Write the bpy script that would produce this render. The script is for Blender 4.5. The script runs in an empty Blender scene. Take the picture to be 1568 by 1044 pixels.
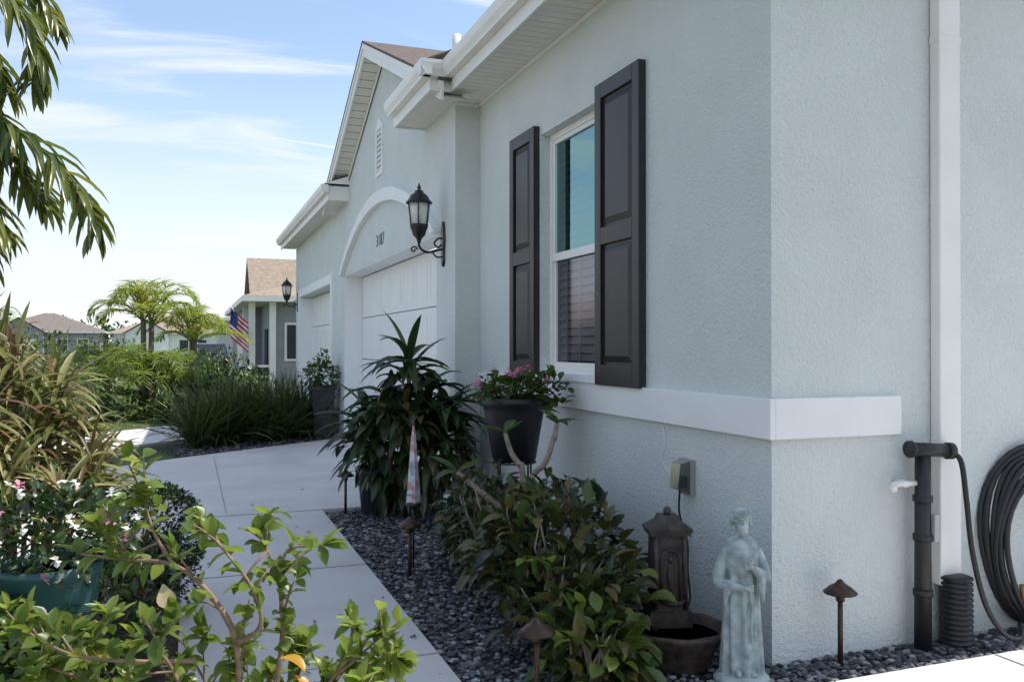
import bpy, math, random
from mathutils import Vector, Matrix
random.seed(7)
R=random.random
def U(a,b): return a+(b-a)*R()
SC=bpy.context.scene
# ------------------------------------------------------------------ helpers
class MB:
    def __init__(s): s.v=[];s.f=[];s.m=[];s.sm=[]
    def add(s,vs,fs,m=0,smooth=False):
        o=len(s.v); s.v.extend([tuple(p) for p in vs])
        for f in fs:
            s.f.append(tuple(i+o for i in f)); s.m.append(m); s.sm.append(smooth)
    def obj(s,name,mats,parent=None,loc=(0,0,0),rotz=0):
        me=bpy.data.meshes.new(name); me.from_pydata(s.v,[],s.f)
        for m in mats: me.materials.append(m)
        me.polygons.foreach_set('material_index',s.m); me.polygons.foreach_set('use_smooth',s.sm)
        me.update()
        o=bpy.data.objects.new(name,me); SC.collection.objects.link(o)
        o.location=loc; o.rotation_euler=(0,0,rotz)
        if parent: o.parent=parent
        return o
def empty(name,loc=(0,0,0),rotz=0):
    o=bpy.data.objects.new(name,None); SC.collection.objects.link(o); o.location=loc; o.rotation_euler=(0,0,rotz); o.empty_display_size=.2; return o
def box(mb,x0,x1,y0,y1,z0,z1,m=0):
    v=[(x0,y0,z0),(x1,y0,z0),(x1,y1,z0),(x0,y1,z0),(x0,y0,z1),(x1,y0,z1),(x1,y1,z1),(x0,y1,z1)]
    mb.add(v,[(0,3,2,1),(4,5,6,7),(0,1,5,4),(1,2,6,5),(2,3,7,6),(3,0,4,7)],m)
def tube(mb,pts,rad,seg=8,m=0,cap=True):
    pts=[Vector(p) for p in pts]; n=len(pts)
    if not isinstance(rad,(list,tuple)): rad=[rad]*n
    vs=[];fs=[]
    ref=None
    for i,p in enumerate(pts):
        d=(pts[min(i+1,n-1)]-pts[max(i-1,0)]).normalized()
        if ref is None:
            ref=d.orthogonal().normalized()
        ref=(ref-d*ref.dot(d))
        if ref.length<1e-5: ref=d.orthogonal()
        ref.normalize(); b=d.cross(ref)
        for k in range(seg):
            a=2*math.pi*k/seg
            vs.append(p+(ref*math.cos(a)+b*math.sin(a))*rad[i])
    for i in range(n-1):
        for k in range(seg):
            k2=(k+1)%seg
            fs.append((i*seg+k,i*seg+k2,(i+1)*seg+k2,(i+1)*seg+k))
    if cap:
        fs.append(tuple(range(seg))[::-1]); fs.append(tuple((n-1)*seg+k for k in range(seg)))
    mb.add(vs,fs,m,True)
def catmull(P,k=6):
    P=[Vector(p) for p in P]; out=[]
    Q=[P[0]*2-P[1]]+P+[P[-1]*2-P[-2]]
    for i in range(1,len(Q)-2):
        for j in range(k):
            t=j/k; a,b,c,d=Q[i-1],Q[i],Q[i+1],Q[i+2]
            out.append(.5*((2*b)+(c-a)*t+(2*a-5*b+4*c-d)*t*t+(3*b-a-3*c+d)*t**3))
    out.append(P[-1]); return out
def lathe(mb,prof,c=(0,0,0),seg=20,m=0,sx=1,sy=1,fold=None,smooth=True,rot=0):
    vs=[];fs=[];n=len(prof)
    for i,(r,z) in enumerate(prof):
        for k in range(seg):
            a=2*math.pi*k/seg+rot
            rr=r+(fold(a,z) if fold else 0)
            vs.append((c[0]+rr*sx*math.cos(a),c[1]+rr*sy*math.sin(a),c[2]+z))
    for i in range(n-1):
        for k in range(seg):
            k2=(k+1)%seg; fs.append((i*seg+k,i*seg+k2,(i+1)*seg+k2,(i+1)*seg+k))
    fs.append(tuple(range(seg))[::-1]); fs.append(tuple((n-1)*seg+k for k in range(seg)))
    mb.add(vs,fs,m,smooth)
def ell(mb,c,r,m=0,seg=12,rings=8):
    prof=[(max(math.sin(math.pi*i/rings),.01),-math.cos(math.pi*i/rings)*r[2]) for i in range(rings+1)]
    vs=[];fs=[]
    for (q,z) in prof:
        for k in range(seg):
            a=2*math.pi*k/seg; vs.append((c[0]+q*r[0]*math.cos(a),c[1]+q*r[1]*math.sin(a),c[2]+z))
    for i in range(rings):
        for k in range(seg):
            k2=(k+1)%seg; fs.append((i*seg+k,i*seg+k2,(i+1)*seg+k2,(i+1)*seg+k))
    fs.append(tuple(range(seg))[::-1]); fs.append(tuple(rings*seg+k for k in range(seg)))
    mb.add(vs,fs,m,True)
UP=Vector((0,0,1))
PROF={'oval':[0.05,.62,1,.93,.6,.0],'strap':[.55,.9,1,.9,.6,.0],'obov':[.08,.4,.75,1,.85,.0]}
def leaf(mb,p,d,L,W,m=0,droop=.5,fold=.25,shape='oval',tw=0.4,n=5):
    p=Vector(p); d=Vector(d).normalized()
    s=d.cross(UP)
    if s.length<.05: s=Vector((1,0,0))
    s.normalize(); s=(Matrix.Rotation(U(-tw,tw),3,d)@s)
    pr=PROF[shape]; vs=[];fs=[]
    st=L/n; q=p.copy()
    for i in range(n+1):
        up=s.cross(d).normalized()
        t=i/n*5; a=int(min(t,4)); w=(pr[a]+(pr[a+1]-pr[a])*(t-a))*W/2+.0004
        vs+= [q-s*w+up*w*fold*2, q, q+s*w+up*w*fold*2]
        d=(d-UP*droop/n*(1.2-abs(d.z)*.3)).normalized(); q=q+d*st
    for i in range(n):
        b=i*3; fs+=[(b,b+1,b+4,b+3),(b+1,b+2,b+5,b+4)]
    mb.add(vs,fs,m,True)
def rdir(zb=0):
    while True:
        v=Vector((U(-1,1),U(-1,1),U(-1,1)))
        if .05<v.length<1: break
    v.normalize(); v.z+=zb; return v.normalized()
def blob(mb,c,r,n,L,W,mats=(0,),droop=.5,shape='oval',zb=.25,core=.45,out=.8,fold=.2,lump=.18):
    c=Vector(c)
    for i in range(n):
        v=rdir(); k=core+(1-core)*R()**.6
        k*=1+lump*math.sin(v.x*5+c.x*9)*math.cos(v.y*6+v.z*4)
        p=c+Vector((v.x*r[0],v.y*r[1],v.z*r[2]))*k
        if p.z<.02: p.z=U(.02,.1)
        d=(v*out+rdir()*.7+UP*zb)
        leaf(mb,p,d,L*U(.55,1.25),W*U(.65,1.2),random.choice(mats),droop,fold,shape)
def frond(mb,pts,L,W,n,m=0,mr=1,hang=.6,rr=.008,vee=.5,k=6,plume=0):
    P=catmull(pts,k); N=len(P)-1
    tube(mb,P,[rr*(1-.8*i/N) for i in range(N+1)],5,mr)
    for i in range(n):
        t=(i+.5)/n; t=.1+.9*t; x=t*N; a=min(int(x),N-1); p=P[a].lerp(P[a+1],x-a); d=(P[a+1]-P[a]).normalized()
        s=d.cross(UP)
        if s.length<.1: s=Vector((1,0,0))
        s.normalize(); up=s.cross(d).normalized()
        ll=L*(.35+.65*math.sin(math.pi*min(1,t*.8+.12)))*U(.8,1.1)
        for sg in (-1,1):
            dd=d*U(.55,.95)+s*sg*U(.7,1)+up*vee*U(0,1)+up*plume*U(-1,1)
            leaf(mb,p,dd,ll,W*U(.8,1.2),m,hang*U(.6,1.4),.3,'strap',.5,4)
# ------------------------------------------------------------------ materials
def newmat(name):
    m=bpy.data.materials.new(name); m.use_nodes=True; nt=m.node_tree
    b=nt.nodes['Principled BSDF']; return m,nt,b
def ramp(nt,cols):
    r=nt.nodes.new('ShaderNodeValToRGB'); e=r.color_ramp.elements
    n=len(cols)
    e[0].color=(*cols[0],1); e[0].position=0; e[1].color=(*cols[-1],1); e[1].position=1
    for i in range(1,n-1):
        q=e.new(i/(n-1)); q.color=(*cols[i],1)
    return r
def pm(name,col,rough=.6,var=.12,ns=4,bump=0,bs=60,bd=.004,metal=0,spec=.5,col2=None,detail=6,bs2=None,big=0):
    m,nt,b=newmat(name); N=nt.nodes; l=nt.links
    tc=N.new('ShaderNodeTexCoord'); no=N.new('ShaderNodeTexNoise'); no.inputs['Scale'].default_value=ns; no.inputs['Detail'].default_value=detail
    l.new(tc.outputs['Object'],no.inputs['Vector'])
    c1=tuple(c*(1-var) for c in col); c2=col2 or tuple(min(1,c*(1+var)) for c in col)
    rp=ramp(nt,[c1,c2]); rp.color_ramp.elements[0].position=.32; rp.color_ramp.elements[1].position=.68
    l.new(no.outputs['Fac'],rp.inputs['Fac']); out=rp.outputs['Color']
    if big:
        nb=N.new('ShaderNodeTexNoise'); nb.inputs['Scale'].default_value=big; nb.inputs['Detail'].default_value=12; nb.inputs['Roughness'].default_value=.7; l.new(tc.outputs['Object'],nb.inputs['Vector'])
        r2=ramp(nt,[(.86,.85,.83),(1,1,1)]); r2.color_ramp.elements[0].position=.38; r2.color_ramp.elements[1].position=.56; l.new(nb.outputs['Fac'],r2.inputs[0])
        mx=N.new('ShaderNodeMix'); mx.data_type='RGBA'; mx.blend_type='MULTIPLY'; mx.inputs[0].default_value=.8; l.new(out,mx.inputs[6]); l.new(r2.outputs[0],mx.inputs[7]); out=mx.outputs[2]
    l.new(out,b.inputs['Base Color'])
    b.inputs['Roughness'].default_value=rough; b.inputs['Metallic'].default_value=metal; b.inputs['Specular IOR Level'].default_value=spec
    if bump:
        n2=N.new('ShaderNodeTexNoise'); n2.inputs['Scale'].default_value=bs; n2.inputs['Detail'].default_value=4
        l.new(tc.outputs['Object'],n2.inputs['Vector'])
        src=n2.outputs['Fac']
        if bs2:
            n3=N.new('ShaderNodeTexNoise'); n3.inputs['Scale'].default_value=bs2; l.new(tc.outputs['Object'],n3.inputs['Vector'])
            ad=N.new('ShaderNodeMath'); ad.operation='ADD'; l.new(src,ad.inputs[0]); l.new(n3.outputs['Fac'],ad.inputs[1]); src=ad.outputs[0]
        bp=N.new('ShaderNodeBump'); bp.inputs['Strength'].default_value=bump; bp.inputs['Distance'].default_value=bd
        l.new(src,bp.inputs['Height']); l.new(bp.outputs['Normal'],b.inputs['Normal'])
    return m
def leafmat(name,cols,tr=.35,rough=.38,trc=None,spec=.5):
    m,nt,b=newmat(name); N=nt.nodes; l=nt.links
    g=N.new('ShaderNodeNewGeometry'); rp=ramp(nt,cols); l.new(g.outputs['Random Per Island'],rp.inputs['Fac'])
    tc=N.new('ShaderNodeTexCoord'); no=N.new('ShaderNodeTexNoise'); no.inputs['Scale'].default_value=25; l.new(tc.outputs['Object'],no.inputs['Vector'])
    mx=N.new('ShaderNodeMix'); mx.data_type='RGBA'; mx.blend_type='MULTIPLY'; mx.inputs[0].default_value=.6
    r2=ramp(nt,[(.6,.6,.6),(1.25,1.25,1.2)]); l.new(no.outputs['Fac'],r2.inputs['Fac'])
    l.new(rp.outputs['Color'],mx.inputs[6]); l.new(r2.outputs['Color'],mx.inputs[7])
    l.new(mx.outputs[2],b.inputs['Base Color']); b.inputs['Roughness'].default_value=rough; b.inputs['Specular IOR Level'].default_value=spec
    t=N.new('ShaderNodeBsdfTranslucent'); hs=N.new('ShaderNodeHueSaturation'); hs.inputs['Value'].default_value=2.2; hs.inputs['Hue'].default_value=.485
    l.new(mx.outputs[2],hs.inputs['Color']); l.new(hs.outputs['Color'],t.inputs['Color'])
    ms=N.new('ShaderNodeMixShader'); ms.inputs[0].default_value=tr
    l.new(b.outputs[0],ms.inputs[1]); l.new(t.outputs[0],ms.inputs[2]); l.new(ms.outputs[0],N['Material Output'].inputs['Surface'])
    return m
STUCCO=pm('stucco_blue_grey',(.755,.785,.768),.88,.035,2.2,1,120,.012,bs2=48)
TRIM=pm('white_trim',(.86,.86,.85),.6,.03,3,.25,120,.002)
METALW=pm('white_aluminium',(.85,.83,.79),.42,.04,2.5)
SOFFIT=pm('soffit_vinyl',(.76,.73,.66),.6,.03,6)
SHUT=pm('shutter_charcoal',(.025,.021,.023),.42,.12,12,.15,200,.001)
BLACK=pm('black_iron',(.012,.012,.013),.38,.2,20)
PLASTB=pm('black_plastic',(.018,.018,.02),.45,.2,9,.2,40,.002)
SHING=pm('shingles_brown',(.13,.10,.085),.9,.35,14,.6,25,.01)
CONC=pm('concrete',(.62,.60,.59),.85,.07,1.3,.3,160,.002,bs2=20,detail=10,big=1.1)
JOINT=pm('concrete_joint',(.16,.15,.14),.9,.1,5)
JOINT2=pm('control_joint',(.33,.31,.30),.9,.1,5)
MULCH=pm('mulch',(.07,.05,.035),.95,.5,30,1,70,.02)
GRAVB=pm('gravel_base',(.045,.045,.05),.95,.4,50,1,90,.02)
GRASS=pm('lawn',(.10,.14,.04),.9,.35,3,.8,140,.03,detail=10)
ASPH=pm('asphalt',(.09,.09,.09),.9,.15,6,.4,120,.004)
BROWN=pm('bark',(.16,.12,.085),.85,.3,22,.6,60,.006)
BARKL=pm('bark_pale',(.28,.22,.17),.75,.25,30,.5,80,.003)
STONEM,nt,b=newmat('slate_stones')
g=nt.nodes.new('ShaderNodeNewGeometry'); rp=ramp(nt,[(.03,.032,.038),(.055,.058,.068),(.09,.092,.11),(.14,.14,.155),(.36,.36,.37)]); nt.links.new(g.outputs['Random Per Island'],rp.inputs['Fac']); nt.links.new(rp.outputs['Color'],b.inputs['Base Color']); b.inputs['Roughness'].default_value=.7
def glassmat(name,tint,gl=.35,rough=.02,gc=(.85,.95,1),fm=1):
    m,nt,b=newmat(name); N=nt.nodes; l=nt.links
    t=N.new('ShaderNodeBsdfTransparent'); t.inputs['Color'].default_value=(*tint,1)
    g=N.new('ShaderNodeBsdfGlossy'); g.inputs['Roughness'].default_value=rough; g.inputs['Color'].default_value=(*gc,1)
    tc=N.new('ShaderNodeTexCoord')
    no=N.new('ShaderNodeTexNoise'); no.inputs['Scale'].default_value=2.5; l.new(tc.outputs['Object'],no.inputs['Vector'])
    bp=N.new('ShaderNodeBump'); bp.inputs['Strength'].default_value=.08; bp.inputs['Distance'].default_value=.02
    l.new(no.outputs['Fac'],bp.inputs['Height']); l.new(bp.outputs['Normal'],g.inputs['Normal'])
    fr=N.new('ShaderNodeFresnel'); fr.inputs['IOR'].default_value=1.5
    ad=N.new('ShaderNodeMath'); ad.operation='MULTIPLY_ADD'; ad.inputs[1].default_value=fm; ad.inputs[2].default_value=gl; ad.use_clamp=True; l.new(fr.outputs[0],ad.inputs[0])
    ms=N.new('ShaderNodeMixShader'); l.new(ad.outputs[0],ms.inputs[0]); l.new(t.outputs[0],ms.inputs[1]); l.new(g.outputs[0],ms.inputs[2])
    l.new(ms.outputs[0],N['Material Output'].inputs['Surface']); return m
GLU=glassmat('window_glass',(.50,.74,.74),.16,.02,(.20,.33,.35),.8)
GLL=glassmat('window_glass_screened',(.42,.40,.43),.02,.12,(.5,.5,.55),.35)
GDARK=pm('dark_window',(.03,.035,.04),.12,.1,3)
# ------------------------------------------------------------------ ground
def flat(name,poly,z,mat,thick=0):
    mb=MB(); n=len(poly)
    mb.add([(x,y,z) for x,y in poly],[tuple(range(n))])
    if thick:
        for i in range(n):
            j=(i+1)%n; a,b_=poly[i],poly[j]
            mb.add([(a[0],a[1],z-thick),(b_[0],b_[1],z-thick),(b_[0],b_[1],z),(a[0],a[1],z)],[(0,1,2,3)])
    return mb.obj(name,[mat])
flat('ground',[(-400,-400),(400,-400),(400,400),(-400,400)],0,GRASS)
flat('gravel_bed',[(1.12,-1),(2.54,-1),(2.54,3.06),(9,3.06),(9,3.36),(2.56,3.36),(2.56,7.86),(1.12,7.86)],.006,GRAVB)
flat('mulch_bed',[(-4,-1.5),(-.05,-1.5),(-.05,7.35),(-4,5)],.006,MULCH)
flat('gravel_strip',[(2.3,14.02),(2.3,15),(0.1,14.6),(-.6,13.9),(-.1,12.3)],.006,GRAVB)
path=flat('path',[(-.05,-1),(1.12,-1),(1.12,7.858),(-.05,7.398)],.03,CONC,.05)
flat('driveway',[(2.6,7.86),(2.6,14.0),(2.3,14.0),(-.1,12.2),(-1.03,11.4),(-7.5,6.2),(-7.5,2.2),(-.05,7.4),(1.12,7.86)],.03,CONC,.05)
flat('driveway',[(2.6,14.95),(2.6,19.6),(2.3,19.6),(0,17.6),(-1.4,16.2),(-7.5,13.2),(-7.5,9.3),(-1.15,13.6),(0,14.75),(2.3,14.97)],.03,CONC,.05)
flat('walkway',[(2.62,-2),(14,-2),(14,3.06),(2.62,3.06)],.03,CONC,.05)  # real paving along the wall; unseen remainder extended to bounce sunlight onto it
flat('street',[(-14,-60),(-7.5,-60),(-7.5,120),(-14,120)],.01,ASPH)
flat('kerb',[(-7.7,-60),(-7.5,-60),(-7.5,120),(-7.7,120)],.12,CONC,.12)
mb=MB()
for y in (.4,2.2,4.0,5.8): box(mb,-.045,1.115,y,y+.007,.0305,.034)
box(mb,.3,.307,8.0,12.1,.0305,.034)
box(mb,-.04,2.25,7.87,7.877,.0305,.0345)
for x in (3.6,4.8,6): box(mb,x,x+.008,-1.25,3.05,.0305,.034)
mb.obj('path_joints',[JOINT2])
def ico():
    p=(1+5**.5)/2
    v=[Vector(q).normalized() for q in [(-1,p,0),(1,p,0),(-1,-p,0),(1,-p,0),(0,-1,p),(0,1,p),(0,-1,-p),(0,1,-p),(p,0,-1),(p,0,1),(-p,0,-1),(-p,0,1)]]
    f=[(0,11,5),(0,5,1),(0,1,7),(0,7,10),(0,10,11),(1,5,9),(5,11,4),(11,10,2),(10,7,6),(7,1,8),(3,9,4),(3,4,2),(3,2,6),(3,6,8),(3,8,9),(4,9,5),(2,4,11),(6,2,10),(8,6,7),(9,8,1)]
    return v,f
IV,IF=ico()
def stones(mb,x0,x1,y0,y1,n,s0,s1,zt=.025,test=None):
    for i in range(n):
        x,y=U(x0,x1),U(y0,y1)
        if test and not test(x,y): continue
        s=U(s0,s1); M=Matrix.Rotation(U(0,6.3),3,'Z')@Matrix.Rotation(U(-.5,.5),3,'X')
        sc=Vector((s*U(.8,1.4),s*U(.6,1),s*U(.35,.6))); z=U(.004,zt)
        mb.add([M@Vector((v.x*sc.x*U(.75,1.2),v.y*sc.y*U(.75,1.2),v.z*sc.z))+Vector((x,y,z)) for v in IV],IF)
mb=MB()
stones(mb,1.13,2.5,2.6,7.84,10500,.009,.025)
stones(mb,2.5,5.5,3.07,3.33,2400,.009,.024)
stones(mb,2.3,2.62,2.4,3.1,400,.009,.024)
stones(mb,-.3,2.25,12.4,14.9,2500,.014,.03,test=lambda x,y:(y>12.35+(x+.1)*.75) and x>-.2)
stones(mb,1.03,1.13,2.6,7.8,45,.006,.012,.034); stones(mb,2.65,5,2.99,3.07,30,.006,.012,.034)
mb.obj('gravel',[STONEM])
GRB=leafmat('grass_blades',[(.06,.11,.02),(.12,.17,.04),(.20,.20,.07)],.3)
mb=MB()
for i in range(9000):
    x,y=U(-5,.2),U(8,15)
    if not (y>12.25+(x+.1)*.78 and y<14.2+x*.75): continue
    a=U(0,6.28); h=U(.03,.07); w=.004
    dx,dy=math.cos(a)*w,math.sin(a)*w
    mb.add([(x-dx,y-dy,0),(x+dx,y+dy,0),(x+U(-.03,.03),y+U(-.03,.03),h)],[(0,1,2)])
for i in range(9000):
    x,y=U(-6,2),U(17,28)
    if y<17.9+x*.8: continue
    a=U(0,6.28); h=U(.04,.09); w=.008
    dx,dy=math.cos(a)*w,math.sin(a)*w
    mb.add([(x-dx,y-dy,0),(x+dx,y+dy,0),(x+U(-.04,.04),y+U(-.04,.04),h)],[(0,1,2)])
mb.obj('grass',[GRB])
# ------------------------------------------------------------------ the house
H=empty('stucco_house')
WX=2.54; GX=2.30; ZE=3.76
def wallx(mb,x,y0,y1,z0,z1,holes,depth,m=0):
    ys=sorted({y0,y1,*[h[0] for h in holes],*[h[1] for h in holes]}); zs=sorted({z0,z1,*[h[2] for h in holes],*[h[3] for h in holes]})
    for i in range(len(ys)-1):
        for j in range(len(zs)-1):
            cy,cz=(ys[i]+ys[i+1])/2,(zs[j]+zs[j+1])/2
            if any(h[0]<cy<h[1] and h[2]<cz<h[3] for h in holes): continue
            mb.add([(x,ys[i],zs[j]),(x,ys[i],zs[j+1]),(x,ys[i+1],zs[j+1]),(x,ys[i+1],zs[j])],[(0,1,2,3)],m)
    for h in holes:
        a,b_,c,d=h; X=x+depth
        mb.add([(x,a,c),(X,a,c),(X,a,d),(x,a,d)],[(0,1,2,3)],m); mb.add([(x,b_,c),(X,b_,c),(X,b_,d),(x,b_,d)],[(3,2,1,0)],m)
        mb.add([(x,a,d),(X,a,d),(X,b_,d),(x,b_,d)],[(0,1,2,3)],m); mb.add([(x,a,c),(X,a,c),(X,b_,c),(x,b_,c)],[(3,2,1,0)],m)
WIN=(5.12,6.16,1.27,3.13)
mb=MB()
wallx(mb,WX,3.34,7.65,0,3.80,[WIN],.12)
mb.add([(WX,3.34,0),(14,3.34,0),(14,3.34,3.8),(WX,3.34,3.8)],[(0,1,2,3)])
mb.add([(GX,7.65,0),(WX,7.65,0),(WX,7.65,3.8),(GX,7.65,3.8)],[(0,1,2,3)])
D1=(8.3,13.77,0,2.62); D2=(15.0,19.5,0,2.58)
wallx(mb,GX,7.65,20.4,0,3.80,[D1,D2],.3)
mb.add([(GX,7.65,3.8),(GX,14.05,3.8),(GX,10.85,5.15)],[(0,2,1)])
mb.add([(GX,20.4,0),(14,20.4,0),(14,20.4,3.8),(GX,20.4,3.8)],[(0,1,2,3)])
mb.add([(14,3.34,0),(14,20.4,0),(14,20.4,3.8),(14,3.34,3.8)],[(0,1,2,3)])
mb.obj('walls',[STUCCO],H)
mb=MB()
box(mb,WX-.03,WX-.0,3.31,7.648,1.066,1.256)
box(mb,WX,3.29,3.31,3.34,1.066,1.256)
o=mb.obj('belt_course',[TRIM],H); bv=o.modifiers.new('b','BEVEL'); bv.width=.004; bv.segments=2
mb=MB()
box(mb,WX-.045,WX+.1,WIN[0]-.0,WIN[1]+.0,1.257,1.30)
yc=(D1[0]+D1[1])/2; hw=(D1[1]-D1[0])/2
def arc(hw_,z0,rise,n=40):
    Rr=(hw_**2+rise**2)/(2*rise); zc=z0+rise-Rr; a0=math.asin(hw_/Rr)
    return [(yc+Rr*math.sin(-a0+2*a0*i/n), zc+Rr*math.cos(-a0+2*a0*i/n)) for i in range(n+1)]
A=arc(hw+.16,2.62,.86); B=arc(hw,2.62,.70)
for i in range(40):
    (a0,a1),(b0,b1),(c0,c1),(d0,d1)=A[i],A[i+1],B[i+1],B[i]
    x0,x1=GX-.07,GX+.01
    v=[(x0,a0,a1),(x0,b0,b1),(x0,c0,c1),(x0,d0,d1),(x1,a0,a1),(x1,b0,b1),(x1,c0,c1),(x1,d0,d1)]
    mb.add(v,[(0,1,2,3),(0,4,5,1),(3,2,6,7)])
mb.add([(GX-.07,A[0][0],A[0][1]),(GX-.07,B[0][0],B[0][1]),(GX,B[0][0],B[0][1]),(GX,A[0][0],A[0][1])],[(0,1,2,3)])
mb.add([(GX-.07,A[-1][0],A[-1][1]),(GX-.07,B[-1][0],B[-1][1]),(GX,B[-1][0],B[-1][1]),(GX,A[-1][0],A[-1][1])],[(0,1,2,3)])
box(mb,GX-.04,GX,14.82,15.0,0,2.74); box(mb,GX-.04,GX,19.5,19.68,0,2.74); box(mb,GX-.04,GX,15.0,19.5,2.58,2.74)
box(mb,GX+.003,GX+.29,13.755,13.768,0,2.615); box(mb,GX+.003,GX+.29,8.31,13.75,2.605,2.617)
box(mb,GX+.003,GX+.29,19.485,19.498,0,2.57)
mb.obj('trim',[TRIM],H)
def gdoor(y0,y1,x,h,nm):
    mb=MB(); rows=4; rh=h/rows
    for r in range(rows):
        box(mb,x,x+.04,y0,y1,r*rh+.004,(r+1)*rh-.008)
        nc=int((y1-y0)/.62)
        cw=(y1-y0)/nc
        for c in range(nc):
            a=y0+c*cw+.07; b_=y0+(c+1)*cw-.07; z0=r*rh+.1; z1=(r+1)*rh-.1
            for (p,q,s,t) in ((a,b_,z0,z0+.012),(a,b_,z1-.012,z1),(a,a+.012,z0+.012,z1-.012),(b_-.012,b_,z0+.012,z1-.012)):
                box(mb,x-.003,x-.0005,p,q,s,t)
    box(mb,x+.03,x+.05,y0,y1,0,h,1)
    mb.obj(nm,[pm('garage_white',(.86,.86,.85),.5,.02,2),JOINT],H)
gdoor(8.31,13.75,GX+.29,2.60,'garage_door'); gdoor(15.01,19.49,GX+.26,2.57,'garage_door_2')
mb=MB()
vx=GX-.025
box(mb,vx,GX,10.80,10.85,3.70,4.30); box(mb,vx,GX,11.15,11.20,3.70,4.30); box(mb,vx,GX,10.85,11.15,3.70,3.75); 
for i in range(8): 
    z=3.76+i*.067; mb.add([(vx+.004,10.85,z),(vx+.004,11.15,z),(GX-.001,11.15,z+.055),(GX-.001,10.85,z+.055)],[(0,1,2,3)])
mb.add([(vx,10.77,4.30),(vx,11.23,4.30),(vx,11.0,4.44),(GX,10.77,4.30),(GX,11.23,4.30),(GX,11.0,4.44)],[(0,1,2),(0,2,5,3),(1,4,5,2),(0,3,4,1)])
mb.obj('gable_vent',[TRIM],H)
# eaves
mb=MB()
def boards_y(x0,x1,y0,y1,z,st=.10):
    y=y0
    while y<y1-.001:
        e=min(y+st-.006,y1); box(mb,x0,x1,y,e,z,z+.012,1); y+=st
    box(mb,x0,x1,y0,y1,z+.013,z+.02,1)
def boards_x(x0,x1,y0,y1,z,st=.10):
    x=x0
    while x<x1-.001:
        e=min(x+st-.006,x1); box(mb,x,e,y0,y1,z,z+.015,1); x+=st
GPR=[(0,0),(-.062,0),(-.068,.02),(-.09,.06),(-.10,.10),(-.10,.132),(-.09,.135),(-.09,.12),(0,.12)]
def gut_y(x,y0,y1,z):
    pr=GPR; n=len(pr); v=[(x+a,y0,z+b_) for a,b_ in pr]+[(x+a,y1,z+b_) for a,b_ in pr]
    mb.add(v,[(i,(i+1)%n,n+(i+1)%n,n+i) for i in range(n)]+[tuple(range(n)),tuple(range(n,2*n))[::-1]],0)
def gut_x(y,x0,x1,z):
    pr=GPR; n=len(pr); v=[(x0,y+a,z+b_) for a,b_ in pr]+[(x1,y+a,z+b_) for a,b_ in pr]
    mb.add(v,[(i,(i+1)%n,n+(i+1)%n,n+i) for i in range(n)]+[tuple(range(n)),tuple(range(n,2*n))[::-1]],0)
FX=2.15; RX=1.96
boards_y(FX+.019,WX-.001,3.342,7.645,ZE); boards_x(FX+.02,14,3.0,3.338,ZE)
box(mb,FX,FX+.018,2.98,7.296,ZE-.02,ZE+.2); gut_y(FX-.002,2.88,7.29,ZE+.09)
box(mb,FX+.02,14,2.98,2.998,ZE-.02,ZE+.2); gut_x(2.978,FX,14,ZE+.09)
box(mb,WX-.02,WX-.001,3.345,7.645,ZE-.03,ZE-.002)
box(mb,GX+.001,WX-.021,7.63,7.648,ZE-.03,ZE-.002)
box(mb,RX,RX+.018,7.30,8.72,ZE-.02,ZE+.2); gut_y(RX-.002,7.2,8.72,ZE+.09)
box(mb,RX+.019,FX+.018,7.30,7.318,ZE-.02,ZE+.2); gut_x(7.298,RX-.1,FX-.06,ZE+.09)
boards_y(RX+.019,FX+.018,7.319,7.645,ZE); boards_y(RX+.019,GX-.001,7.646,8.70,ZE)
box(mb,RX+.018,GX-.002,8.702,8.72,ZE-.02,ZE+.2)
mb.add([(RX-.05,7.2,ZE+.226),(RX-.05,8.76,ZE+.226),(GX-.001,8.60,ZE+.40),(GX-.001,7.2,ZE+.40)],[(0,1,2,3)],0)
EX=1.98
box(mb,EX,EX+.018,13.35,20.7,ZE-.02,ZE+.2); gut_y(EX-.002,13.3,20.75,ZE+.09)
boards_y(EX+.02,GX-.001,13.37,20.6,ZE); box(mb,EX+.018,GX-.002,13.35,13.368,ZE-.02,ZE+.2)
mb.add([(EX-.06,13.3,ZE+.225),(EX-.06,20.75,ZE+.225),(7,16,ZE+2.3),(7,13.3,ZE+2.3)],[(0,1,2,3)],3)
mb.add([(EX-.06,20.75,ZE+.225),(7,16,ZE+2.3),(14,20.75,ZE+.225)],[(0,1,2)],3)
mb.add([(EX-.06,13.3,ZE+.225),(GX,13.3,ZE+.225),(GX,13.3,ZE+.36)],[(0,1,2)],0)
PY,PZ,S=10.85,5.36,.42
def sl(y): return PZ-abs(y-PY)*S
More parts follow.
